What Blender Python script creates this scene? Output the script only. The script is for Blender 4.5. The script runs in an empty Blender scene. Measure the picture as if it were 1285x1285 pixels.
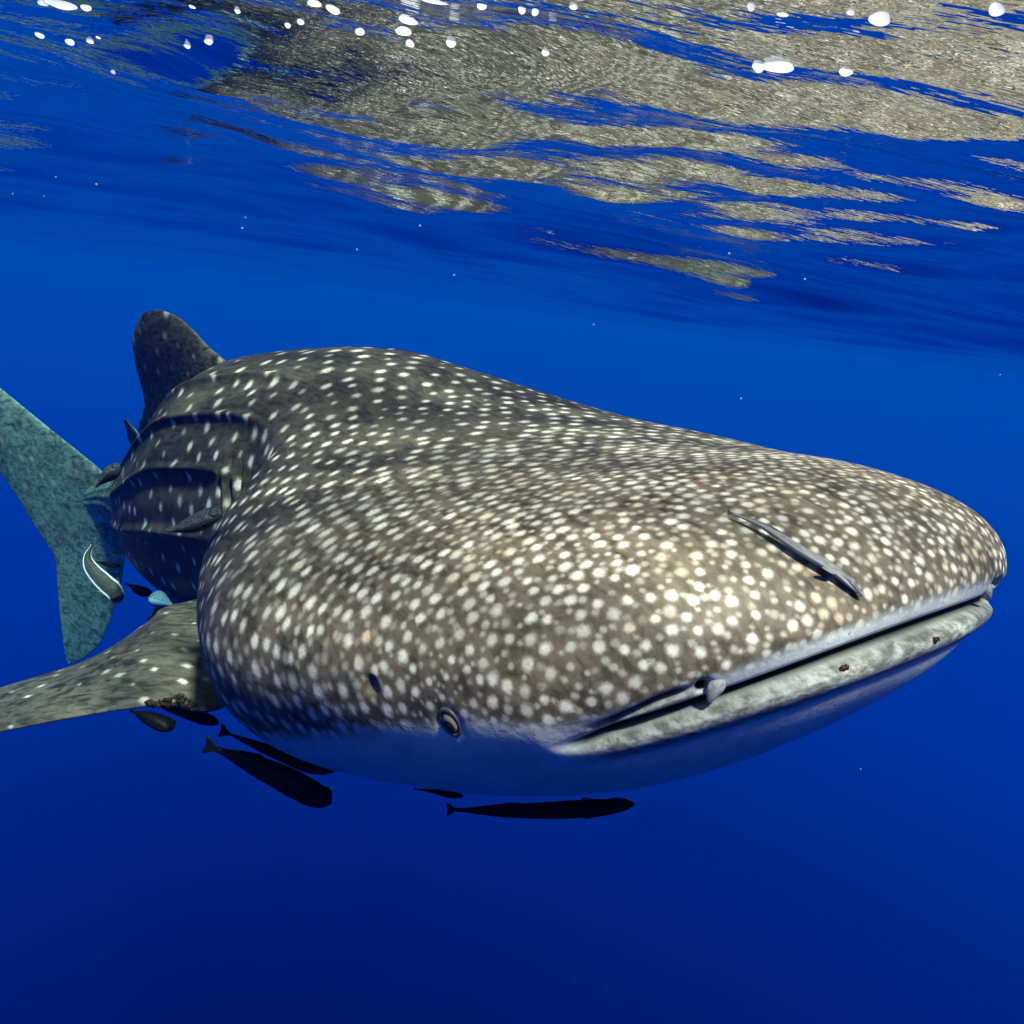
import bpy, math, random
import numpy as np
from mathutils import Vector, Matrix

random.seed(7)
RNG = np.random.default_rng(11)
scene = bpy.context.scene
COL = scene.collection

# ------------------------------------------------------------------ camera
FPX, HALF = 950.0, 642.5            # focal length and half width in photo pixels
PITCH, ROLL = math.radians(14.6), math.radians(7.5)
CAM = np.array([0.0, 0.0, -0.14])   # the mean water surface is z = 0
_f = np.array([0, math.cos(PITCH), -math.sin(PITCH)])
_u0 = np.array([0, math.sin(PITCH), math.cos(PITCH)])
_r0 = np.array([1.0, 0, 0])
AX_R = math.cos(ROLL) * _r0 + math.sin(ROLL) * _u0
AX_U = -math.sin(ROLL) * _r0 + math.cos(ROLL) * _u0
AX_F = _f
BASIS = np.stack([AX_R, AX_U, AX_F])          # rows: right, up, depth
cam_d = bpy.data.cameras.new('camera')
cam_d.sensor_width = 36.0
cam_d.lens = 36.0 * FPX / (2 * HALF)
cam_d.clip_start = 0.02
cam_d.clip_end = 500.0
cam = bpy.data.objects.new('camera', cam_d)
COL.objects.link(cam)
cam.matrix_world = Matrix(((AX_R[0], AX_U[0], -AX_F[0], CAM[0]),
                           (AX_R[1], AX_U[1], -AX_F[1], CAM[1]),
                           (AX_R[2], AX_U[2], -AX_F[2], CAM[2]),
                           (0, 0, 0, 1)))
scene.camera = cam


def c2w(p):
    """camera axes (right, up, depth) to world"""
    return np.asarray(p) @ BASIS + CAM


def d2w(d):
    return np.asarray(d) @ BASIS


def pix(x, y, z):
    return np.array([(x - HALF) / FPX * z, -(y - HALF) / FPX * z, z])


# ------------------------------------------------------------------ world, sun, exposure
SUN_EL, SUN_AZ = math.radians(59), math.radians(154)   # azimuth clockwise from +Y (view direction)
sun_dir = np.array([math.sin(SUN_AZ) * math.cos(SUN_EL), math.cos(SUN_AZ) * math.cos(SUN_EL), math.sin(SUN_EL)])
world = bpy.data.worlds.new('World')
scene.world = world
world.use_nodes = True
nt = world.node_tree
nt.nodes.clear()
w_out = nt.nodes.new('ShaderNodeOutputWorld')
w_sky = nt.nodes.new('ShaderNodeTexSky')
w_sky.sky_type = 'NISHITA'
w_sky.sun_disc = False
w_sky.sun_elevation = SUN_EL
w_sky.sun_rotation = SUN_AZ
w_bg1 = nt.nodes.new('ShaderNodeBackground')
w_bg1.inputs['Strength'].default_value = 0.11
nt.links.new(w_sky.outputs[0], w_bg1.inputs['Color'])
w_tc = nt.nodes.new('ShaderNodeTexCoord')
w_sep = nt.nodes.new('ShaderNodeSeparateXYZ')
nt.links.new(w_tc.outputs['Generated'], w_sep.inputs[0])
# open sea water below the horizon: bright blue at eye level, navy towards the deep
w_map = nt.nodes.new('ShaderNodeMapRange')
w_map.inputs['From Min'].default_value = -1.0
w_map.inputs['From Max'].default_value = 0.0
nt.links.new(w_sep.outputs['Z'], w_map.inputs['Value'])
w_ramp = nt.nodes.new('ShaderNodeValToRGB')
els = w_ramp.color_ramp.elements
w_ramp.color_ramp.interpolation = 'B_SPLINE'
els[0].position = 0.0
els[0].color = (0.0, 0.0012, 0.035, 1)
els[1].position = 1.0
els[1].color = (0.0, 0.084, 0.385, 1)
for pos, c in ((0.3, (0.0, 0.0024, 0.064)), (0.6, (0.0, 0.0265, 0.25)), (0.8, (0.0, 0.045, 0.30))):
    e = els.new(pos)
    e.color = (*c, 1)
nt.links.new(w_map.outputs[0], w_ramp.inputs[0])
w_bg2 = nt.nodes.new('ShaderNodeBackground')
nt.links.new(w_ramp.outputs[0], w_bg2.inputs['Color'])
w_fac = nt.nodes.new('ShaderNodeMapRange')
w_fac.inputs['From Min'].default_value = 0.02
w_fac.inputs['From Max'].default_value = 0.07
nt.links.new(w_sep.outputs['Z'], w_fac.inputs['Value'])
w_mix = nt.nodes.new('ShaderNodeMixShader')
nt.links.new(w_fac.outputs[0], w_mix.inputs[0])
nt.links.new(w_bg2.outputs[0], w_mix.inputs[1])
nt.links.new(w_bg1.outputs[0], w_mix.inputs[2])
nt.links.new(w_mix.outputs[0], w_out.inputs['Surface'])

sun_l = bpy.data.lights.new('sun', 'SUN')
sun_l.energy = 5.0
sun_l.angle = math.radians(5)
sun_l.color = (1.0, 0.91, 0.79)
sun = bpy.data.objects.new('sun', sun_l)
COL.objects.link(sun)
sun.rotation_euler = Vector(sun_dir).to_track_quat('Z', 'Y').to_euler()
sun.location = (0, -3, 8)

vs = scene.view_settings
vs.view_transform = 'Standard'
vs.look = 'None'
vs.exposure = 0.35
vs.gamma = 1.0
vs.use_curve_mapping = False
scene.render.engine = 'CYCLES'
cy = scene.cycles
cy.use_denoising = True
cy.max_bounces = 10
cy.glossy_bounces = 4
cy.transparent_max_bounces = 12
cy.volume_bounces = 1
cy.caustics_reflective = True


# ------------------------------------------------------------------ node helpers
def new_mat(name):
    m = bpy.data.materials.new(name)
    m.use_nodes = True
    m.node_tree.nodes.clear()
    out = m.node_tree.nodes.new('ShaderNodeOutputMaterial')
    return m, m.node_tree, out


class NT:
    def __init__(self, tree):
        self.t = tree

    def n(self, kind, **kw):
        nd = self.t.nodes.new('ShaderNode' + kind)
        for k, v in kw.items():
            setattr(nd, k, v)
        return nd

    def link(self, a, b):
        self.t.links.new(a, b)

    def put(self, sock, v):
        if hasattr(v, 'is_linked'):
            self.t.links.new(v, sock)
        else:
            sock.default_value = v

    def math(self, op, a, b=0.0, c=0.0, clamp=False):
        nd = self.n('Math', operation=op, use_clamp=clamp)
        self.put(nd.inputs[0], a)
        self.put(nd.inputs[1], b)
        self.put(nd.inputs[2], c)
        return nd.outputs[0]

    def mix(self, f, a, b, mode='MIX'):
        nd = self.n('MixRGB', blend_type=mode)
        self.put(nd.inputs[0], f)
        self.put(nd.inputs[1], a if hasattr(a, 'is_linked') else (*a, 1))
        self.put(nd.inputs[2], b if hasattr(b, 'is_linked') else (*b, 1))
        return nd.outputs[0]

    def smooth(self, v, a, b):
        nd = self.n('MapRange', interpolation_type='SMOOTHSTEP')
        self.put(nd.inputs['Value'], v)
        nd.inputs['From Min'].default_value = a
        nd.inputs['From Max'].default_value = b
        return nd.outputs[0]

    def attr(self, name, vec=False):
        nd = self.n('Attribute', attribute_name=name)
        return nd.outputs['Vector' if vec else 'Fac']

    def noise(self, vec, scale, detail=3.0, rough=0.5, dist=0.0):
        nd = self.n('TexNoise')
        self.put(nd.inputs['Vector'], vec)
        nd.inputs['Scale'].default_value = scale
        nd.inputs['Detail'].default_value = detail
        nd.inputs['Roughness'].default_value = rough
        nd.inputs['Distortion'].default_value = dist
        return nd.outputs['Fac']

    def mapping(self, vec, scale):
        nd = self.n('Mapping')
        self.put(nd.inputs['Vector'], vec)
        nd.inputs['Scale'].default_value = scale
        return nd.outputs[0]


def mesh_obj(name, V, Fq, mat, parent=None, attrs=None, smooth=True):
    """V (n,3) world coordinates, Fq (m,4) or (m,3) index arrays or list of tuples"""
    me = bpy.data.meshes.new(name)
    V = np.asarray(V, dtype=np.float32)
    if isinstance(Fq, list):
        me.from_pydata(V.tolist(), [], Fq)
    else:
        k = Fq.shape[1]
        me.vertices.add(len(V))
        me.vertices.foreach_set('co', V.ravel())
        me.loops.add(Fq.size)
        me.loops.foreach_set('vertex_index', Fq.astype(np.int32).ravel())
        me.polygons.add(len(Fq))
        me.polygons.foreach_set('loop_start', np.arange(0, Fq.size, k, dtype=np.int32))
        me.polygons.foreach_set('loop_total', np.full(len(Fq), k, dtype=np.int32))
        me.update(calc_edges=True)
    if attrs:
        for k, a in attrs.items():
            a = np.asarray(a, dtype=np.float32)
            if a.ndim == 2:
                at = me.attributes.new(k, 'FLOAT_VECTOR', 'POINT')
                at.data.foreach_set('vector', a.ravel())
            else:
                at = me.attributes.new(k, 'FLOAT', 'POINT')
                at.data.foreach_set('value', a.ravel())
    me.polygons.foreach_set('use_smooth', np.full(len(me.polygons), smooth))
    me.validate()
    me.update()
    me.materials.append(mat)
    o = bpy.data.objects.new(name, me)
    COL.objects.link(o)
    if parent is not None:
        o.parent = parent
        o.matrix_parent_inverse = parent.matrix_world.inverted()
    return o


def empty(name, loc):
    o = bpy.data.objects.new(name, None)
    COL.objects.link(o)
    o.empty_display_size = 0.05
    o.location = Vector(loc)
    o.matrix_world = Matrix.Translation(Vector(loc))
    return o


def tag(o, label=None, cat=None, group=None, kind=None):
    for k, v in (('label', label), ('category', cat), ('group', group), ('kind', kind)):
        if v:
            o[k] = v
    return o


def grid_faces(n, m, wrap=False):
    i = np.arange(n - 1)[:, None]
    j = np.arange(m if wrap else m - 1)[None, :]
    j2 = (j + 1) % m
    return np.stack([i * m + j, i * m + j2, (i + 1) * m + j2, (i + 1) * m + j], -1).reshape(-1, 4)


def sstep(x, a, b):
    t = np.clip((x - a) / (b - a), 0, 1)
    return t * t * (3 - 2 * t)


# ------------------------------------------------------------------ water surface
def wave_set():
    rng = np.random.default_rng(5)
    ws = []
    base = math.radians(66)
    for k in range(64):
        L = 0.07 * (3.2 / 0.07) ** (k / 63.0)
        th = base + rng.normal(0, 0.42)
        slope = 0.026 * (L / 0.5) ** (-0.12) * rng.uniform(0.6, 1.4)
        ws.append((L, th, slope * L / (2 * math.pi), rng.uniform(0, 6.28)))
    return ws


WAVES = wave_set()


def wave_h(x, y, res=None):
    h = -0.085 * np.sin(2 * math.pi * x / 6.0)      # a long swell
    if res is not None:
        h = h / (1 + (res / 0.0143 / 4.5) ** 2.5)
    for L, th, a, ph in WAVES:
        k = 2 * math.pi / L
        arg = k * (x * math.cos(th) + y * math.sin(th)) + ph
        w = a * (np.sin(arg) + 0.25 * np.cos(2 * arg))
        if res is not None:
            w = w * np.clip((L / res - 3) / 5, 0, 1)
        if res is not None:
            w = w / (1 + (res / 0.0143 / 4.5) ** 2.5)
        h += w
    return h


def wave_focus(x, y, res):
    """how far the curved surface gathers (above 1) or spreads (below 1) the sunlight that passes through it"""
    k2 = np.zeros_like(x)
    for L, th, a, ph in WAVES:
        if 0.16 < L < 0.9:
            k = 2 * math.pi / L
            arg = k * (x * math.cos(th) + y * math.sin(th)) + ph
            k2 += a * k * k * np.sin(arg) * np.clip((L / res - 3) / 5, 0, 1) * min(1.0, (L / 0.3) ** 0.6)
    k2 = k2 / 1.7
    f = 1 / np.clip(1 - 0.30 * k2, 0.50, 3.0)
    return np.clip(f, 0.62, 1.7)


def build_surface():
    nr, na = 520, 760
    r = np.concatenate([[0.0], 0.03 * (30 / 0.03) ** (np.arange(nr) / (nr - 1.0))])
    a = np.linspace(0, 2 * math.pi, na, endpoint=False)
    R, A = np.meshgrid(r[1:], a, indexing='ij')
    X, Y = R * np.sin(A), R * np.cos(A)
    Z = wave_h(X, Y, R * 0.0143)
    V = np.stack([X, Y, Z], -1).reshape(-1, 3)
    Fq = grid_faces(nr, na, wrap=True)
    c = len(V)
    V = np.vstack([V, [[0, 0, float(wave_h(np.array([0.0]), np.array([0.0]))[0])]]])
    j = np.arange(na)
    fan = np.stack([np.full(na, c), (j + 1) % na, j, np.full(na, c)], -1)
    m, t, out = new_mat('water_surface_material')
    n = NT(t)
    tc = n.n('TexCoord')
    mp = n.mapping(tc.outputs['Object'], (22.0, 60.0, 22.0))
    nz = n.noise(mp, 1.0, 3, 0.55)
    bump = n.n('Bump')
    bump.inputs['Strength'].default_value = 0.11
    bump.inputs['Distance'].default_value = 0.02
    n.link(nz, bump.inputs['Height'])
    n.link(n.math('MULTIPLY', n.attr('calm'), 0.08), bump.inputs['Strength'])
    fr = n.n('Fresnel')
    fr.inputs['IOR'].default_value = 1.33
    tr = n.n('BsdfTransparent')
    fc = n.attr('focus')
    cmb = n.n('CombineXYZ')
    for q_ in range(3):
        n.link(fc, cmb.inputs[q_])
    n.link(cmb.outputs[0], tr.inputs['Color'])  # caustic dapple put into the transmission colour in place of refraction
    gl = n.n('BsdfGlossy')
    gl.inputs['Roughness'].default_value = 0.02
    gl.inputs['Color'].default_value = (0.92, 0.92, 0.92, 1)
    n.link(bump.outputs[0], gl.inputs['Normal'])
    mx = n.n('MixShader')
    n.link(fr.outputs[0], mx.inputs[0])
    n.link(tr.outputs[0], mx.inputs[1])
    n.link(gl.outputs[0], mx.inputs[2])
    n.link(mx.outputs[0], out.inputs['Surface'])
    me_f = np.vstack([Fq])
    foc = wave_focus(X, Y, R * 0.0143)
    o = mesh_obj('water_surface', V[:-1], me_f, m, attrs=dict(calm=(1 / (1 + (R / 4.5) ** 2.5)).ravel(), focus=(foc / foc[R < 4].mean()).ravel()))
    tag(o, kind='structure')
    o['label'] = 'rippled underside of the sea surface mirroring the shark'
    return o


build_surface()

# ------------------------------------------------------------------ shark: spine and profile
# pose and body profile, in camera axes, found by fitting the outline of the animal
PP = np.array([0.3754, -0.1257, 0.7122, 0.4621, -0.0524, -0.1773, 0.1086, -0.0447, -0.5925, 0.3503, -0.484, -0.1579, 0.1815, -0.091, 0.1953, -0.1219, 0.0735,
    -0.107, -0.056, -0.0336, 0.0567, 0.118, 0.033, 0.0156, -0.0077, -0.0015, 0.0237, 0.0022, -0.0214, -0.0182, 0.0533, 0.066, -0.0087, -0.0801, -0.0647,
    0.0624, 0.1896, 0.2781, 0.2987, 0.0735, 0.003, -0.0043, -0.0027, -0.015, 0.1463, 0.2648, 0.209, 0.0837, 0.0265, -0.0012, -0.0037, 0.0058, 0.0094,
    0.0044, 0.001, -0.0009, -7.2233, -19.5639, 2.3263, 1.0783, -13.3885, 0.2205, 0.1058, 0.0421, 0.3116, 1.1162])
SK = np.array([0, .03, .1, .25, .45, .8, 1.15, 1.35, 1.75, 2.2, 2.8, 3.4, 4.0, 4.5])
QK = np.sqrt(SK)
NW = 13
W0 = np.array([0,.20,.33,.42,.47,.53,.56,.48,.46,.42,.33,.22,.12,.09])
T0 = np.array([0,.07,.12,.17,.21,.28,.34,.37,.41,.42,.36,.26,.15,.10])
B0 = np.array([0,.05,.09,.15,.21,.30,.35,.36,.38,.36,.28,.19,.11,.08])
KY, KP, KR = np.array([0., .9, 1.6, 2.6, 3.9]), np.array([0., 1.2, 2.6, 4.5]), np.array([0, 1.5, 4.5])
PW, PT, PB = W0.copy(), T0.copy(), B0.copy()
PW[1:] *= np.exp(PP[17:17 + NW])
PT[1:] *= np.exp(PP[17 + NW:17 + 2 * NW])
PB[1:] *= np.exp(PP[17 + 2 * NW:17 + 3 * NW])


def pchip(x, y, q):
    h = np.diff(x)
    d = np.diff(y) / h
    m = np.zeros_like(y)
    for i in range(1, len(x) - 1):
        if d[i - 1] * d[i] > 0:
            w1, w2 = 2 * h[i] + h[i - 1], h[i] + 2 * h[i - 1]
            m[i] = (w1 + w2) / (w1 / d[i - 1] + w2 / d[i])
    m[0], m[-1] = d[0], d[-1]
    i = np.clip(np.searchsorted(x, q) - 1, 0, len(x) - 2)
    t = (q - x[i]) / h[i]
    return ((1 + 2 * t) * (1 - t) ** 2 * y[i] + t * (1 - t) ** 2 * h[i] * m[i]
            + t * t * (3 - 2 * t) * y[i + 1] + t * t * (t - 1) * h[i] * m[i + 1])


def rot(ax, a):
    return np.array(Matrix.Rotation(a, 3, Vector(ax)))


def _spine():
    y, pt, r = PP[3:6]
    f = np.array([np.sin(y) * np.cos(pt), np.sin(pt), -np.cos(y) * np.cos(pt)])
    up = np.array([0, 1., 0])
    up -= f * (up @ f)
    up /= np.linalg.norm(up)
    up = rot(f, r) @ up
    N = 93
    sg = np.linspace(0, 4.6, N)
    ds = sg[1] - sg[0]
    ky = np.interp(sg, KY, PP[6:11])
    kp = np.interp(sg, KP, PP[11:15])
    kr = np.interp(sg, KR, [0, PP[15], PP[16]])
    C, Fw, U = np.zeros((N, 3)), np.zeros((N, 3)), np.zeros((N, 3))
    C[0] = PP[:3]
    for i in range(N):
        Fw[i], U[i] = f, up
        if i < N - 1:
            C[i + 1] = C[i] - f * ds
            R = rot(up, ky[i] * ds) @ rot(np.cross(up, f), kp[i] * ds) @ rot(f, kr[i] * ds)
            f, up = R @ f, R @ up
            f = f / np.linalg.norm(f)
            up = up - f * (up @ f)
            up = up / np.linalg.norm(up)
    return sg, C, Fw, U


_SG, _C, _FW, _U = _spine()


def spine(s):
    s = np.asarray(s, float)
    it = lambda A: np.stack([np.interp(s, _SG, A[:, k]) for k in range(3)], -1)
    c, f, u = it(_C), it(_FW), it(_U)
    return c, f, u, np.cross(u, f)      # centre, forward, up, right


def sect(s, th):
    """unbent section: lateral (positive = right side), vertical"""
    q = np.sqrt(s)
    w, t, b = pchip(QK, PW, q), pchip(QK, PT, q), pchip(QK, PB, q)
    w = w * (1 - 0.94 * sstep(s, 3.75, 4.5))
    t = t * (1 - 0.35 * sstep(s, 4.1, 4.5))
    cs, sn = np.cos(th), np.sin(th)
    e = 2 / 2.15
    return np.sign(cs) * np.abs(cs) ** e * w, np.sign(sn) * np.abs(sn) ** e * np.where(sn > 0, t, b)


def surf(s, th):
    x, z = sect(s, th)
    c, f, u, r = spine(s)
    return c + r * x[..., None] + u * z[..., None]


def proj(P):
    return np.stack([HALF + FPX * P[..., 0] / P[..., 2], HALF - FPX * P[..., 1] / P[..., 2]], -1)


# ------------------------------------------------------------------ spots
def spot_field(P, spacing, allow, seed, bright=(0.55, 1.0), faint=0.30, ratio=0.29, ncmax=60000, first=None):
    """P (n,m,3) grid; returns per vertex: distance/radius to the nearest spot, and that spot's brightness"""
    rng = np.random.default_rng(seed)
    n, m, _ = P.shape
    du = np.linalg.norm(np.gradient(P, axis=0), axis=-1)
    dv = np.linalg.norm(np.gradient(P, axis=1), axis=-1)
    area = du * dv * allow / spacing ** 2
    pr = area.ravel() / area.sum()
    ncand = int(min(ncmax, area.sum() * 22))
    idx = rng.choice(n * m, size=ncand, p=pr)
    nf = 0
    if first is not None:
        first = [k for k in first if allow.ravel()[k] > 0.3]
        nf = len(first)
        idx = np.concatenate([np.array(first, int), idx])
    flat = P.reshape(-1, 3)
    sp = spacing.reshape(-1)
    cell = {}
    h = float(spacing.max()) * 1.15
    acc = []
    for q_, k in enumerate(idx):
        p = flat[k]
        r = sp[k] * (0.72 if q_ < nf else rng.uniform(0.88, 0.98))
        ck = (int(p[0] // h), int(p[1] // h), int(p[2] // h))
        ok = True
        for a in (-1, 0, 1):
            for b in (-1, 0, 1):
                for c in (-1, 0, 1):
                    for q in cell.get((ck[0] + a, ck[1] + b, ck[2] + c), ()):
                        d = q - p
                        if d[0] * d[0] + d[1] * d[1] + d[2] * d[2] < r * r:
                            ok = False
                            break
                    if not ok:
                        break
                if not ok:
                    break
            if not ok:
                break
        if ok:
            cell.setdefault(ck, []).append(p)
            acc.append(k)
    D = np.full((n, m), 9.0)
    B = np.zeros((n, m))
    for k in acc:
        i, j = divmod(int(k), m)
        s0 = spacing[i, j]
        fa = rng.random() < faint
        rad = s0 * (ratio[i, j] if hasattr(ratio, 'shape') else ratio) * (rng.uniform(0.55, 0.85) if fa else rng.uniform(0.85, 1.2))
        br = rng.uniform(0.22, 0.5) if fa else rng.uniform(*bright)
        hw = int(3.2 * rad / max(du[i, j], 1e-5)) + 2
        vw = int(3.2 * rad / max(dv[i, j], 1e-5)) + 2
        a, b = max(0, i - hw), min(n, i + hw + 1)
        c, d = max(0, j - vw), min(m, j + vw + 1)
        dist = np.linalg.norm(P[a:b, c:d] - P[i, j], axis=-1) / rad
        sub = D[a:b, c:d]
        mk = dist < sub
        sub[mk] = dist[mk]
        B[a:b, c:d][mk] = br
    return D, B


# ------------------------------------------------------------------ skin material
TAIL_WATER_TINT = ((0.055, 0.085, 0.066), (0.32, 0.43, 0.33))  # teal cast of the water put into the tail's skin colour


def skin_material(name, dark=(0.024, 0.020, 0.016), mid=(0.070, 0.059, 0.045), spot=(0.84, 0.76, 0.63),
                  belly=(0.66, 0.68, 0.64), spotmix=1.0, caustic_mottle=False):
    m, t, out = new_mat(name)
    n = NT(t)
    loc = n.attr('loc', True)
    d = n.attr('spot_d')
    b = n.attr('spot_b')
    bel = n.attr('belly')
    drk = n.attr('dark')
    lip = n.attr('lip')
    grain_light_streak = n.math('ADD', n.math('MULTIPLY', n.noise(n.mapping(loc, (22.0, 75.0, 40.0)), 1.0, 5, 0.62, 0.6), 0.6), n.math('MULTIPLY', n.noise(n.mapping(loc, (7.0, 42.0, 26.0)), 1.0, 3, 0.55, 1.2), 0.4))  # skin grain, plus broader rippled light streaks painted into the colour
    blot = n.noise(loc, 5.0, 4, 0.6)
    if caustic_mottle:
        grain_light_streak = n.math('ADD', n.math('MULTIPLY', grain_light_streak, 0.45), n.math('MULTIPLY', n.noise(loc, 16.0, 5, 0.65, 1.6), 0.55))  # caustic light on the tail painted in as mottling
    fine = n.noise(loc, 130.0, 3, 0.6)
    base = n.mix(n.smooth(grain_light_streak, 0.38, 0.62), dark, mid)
    base = n.mix(n.attr('snout'), base, n.mix(n.smooth(grain_light_streak, 0.36, 0.62), (0.048, 0.036, 0.025), (0.168, 0.130, 0.089)))  # rear flank's shade put into the base colour, paler towards the head
    base = n.mix(n.attr('tail_water_tint'), base, n.mix(n.smooth(grain_light_streak, 0.34, 0.68), TAIL_WATER_TINT[0], TAIL_WATER_TINT[1]))
    base = n.mix(n.math('MULTIPLY', n.smooth(blot, 0.42, 0.72), 0.30), base, (0.165, 0.132, 0.092))
    # the dark net tightens round each spot, pale halo outside it
    wob = n.math('ADD', d, n.math('MULTIPLY', n.math('SUBTRACT', n.noise(n.mapping(loc, (75, 130, 100)), 1.0, 4, 0.65), 0.5), 1.35))
    halo = n.math('MULTIPLY', n.smooth(wob, 2.0, 0.9), 0.34)
    base = n.mix(halo, base, (0.24, 0.198, 0.145))
    sm = n.math('MULTIPLY', n.math('MULTIPLY', n.smooth(wob, 1.42, 0.38), b), spotmix)
    tint = n.mix(n.smooth(n.noise(loc, 17.0, 2, 0.5), 0.50, 0.72), spot, (0.68, 0.51, 0.32))
    col = n.mix(sm, base, tint)
    # pale underside
    bw = n.math('ADD', bel, n.math('MULTIPLY', n.math('SUBTRACT', fine, 0.5), 0.25))
    bw = n.math('ADD', bw, n.math('MULTIPLY', n.smooth(wob, 1.5, 0.7), 0.12))
    bcol = n.mix(n.smooth(n.noise(n.mapping(loc, (14, 30, 14)), 1.0, 4, 0.6), 0.35, 0.7), belly, (0.54, 0.55, 0.52))
    col = n.mix(n.smooth(bw, 0.12, 0.95), col, bcol)
    lcol = n.mix(n.smooth(n.noise(n.mapping(loc, (120, 60, 120)), 1.0, 4, 0.65), 0.35, 0.68), (0.12, 0.115, 0.105), (0.40, 0.39, 0.36))
    col = n.mix(lip, col, lcol)
    grain = n.math('ADD', 0.62, n.math('MULTIPLY', n.noise(n.mapping(loc, (150, 330, 330)), 1.0, 3, 0.7), 0.76))
    col = n.mix(1.0, col, grain, 'MULTIPLY')
    # tiny dark pores on the pale skin
    pores = n.n('TexVoronoi')
    n.link(loc, pores.inputs['Vector'])
    pores.inputs['Scale'].default_value = 95.0
    pf = n.math('MULTIPLY', n.smooth(pores.outputs['Distance'], 0.22, 0.10), n.smooth(n.noise(loc, 24.0, 2), 0.52, 0.66))
    col = n.mix(n.math('MULTIPLY', pf, 0.5), col, (0.03, 0.03, 0.03))
    col = n.mix(drk, col, (0.008, 0.008, 0.008))
    bs = n.n('BsdfPrincipled')
    n.link(col, bs.inputs['Base Color'])
    bs.inputs['Roughness'].default_value = 0.55
    bs.inputs['Specular IOR Level'].default_value = 0.18
    bump = n.n('Bump')
    bump.inputs['Strength'].default_value = 0.35
    bump.inputs['Distance'].default_value = 0.004
    hgt = n.math('ADD', n.math('MULTIPLY', grain_light_streak, 0.8), n.math('MULTIPLY', fine, 0.35))
    n.link(hgt, bump.inputs['Height'])
    n.link(bump.outputs[0], bs.inputs['Normal'])
    n.link(bs.outputs[0], out.inputs['Surface'])
    return m


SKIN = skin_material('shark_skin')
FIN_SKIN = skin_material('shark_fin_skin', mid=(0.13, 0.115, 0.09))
TAIL_TINTED_SKIN = skin_material('shark_tail_skin_water_tinted', dark=TAIL_WATER_TINT[0], mid=TAIL_WATER_TINT[1], spotmix=0.5, caustic_mottle=True)


def flat_mat(name, col, rough=0.5, spec=0.3, noise=0.0, col2=None):
    m, t, out = new_mat(name)
    n = NT(t)
    bs = n.n('BsdfPrincipled')
    bs.inputs['Roughness'].default_value = rough
    bs.inputs['Specular IOR Level'].default_value = spec
    if col2:
        tc = n.n('TexCoord')
        nz = n.noise(tc.outputs['Object'], noise, 4, 0.6)
        n.link(n.mix(n.smooth(nz, 0.35, 0.65), col, col2), bs.inputs['Base Color'])
    else:
        bs.inputs['Base Color'].default_value = (*col, 1)
    n.link(bs.outputs[0], out.inputs['Surface'])
    return m


# ------------------------------------------------------------------ shark body
ZM0 = -0.030


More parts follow.
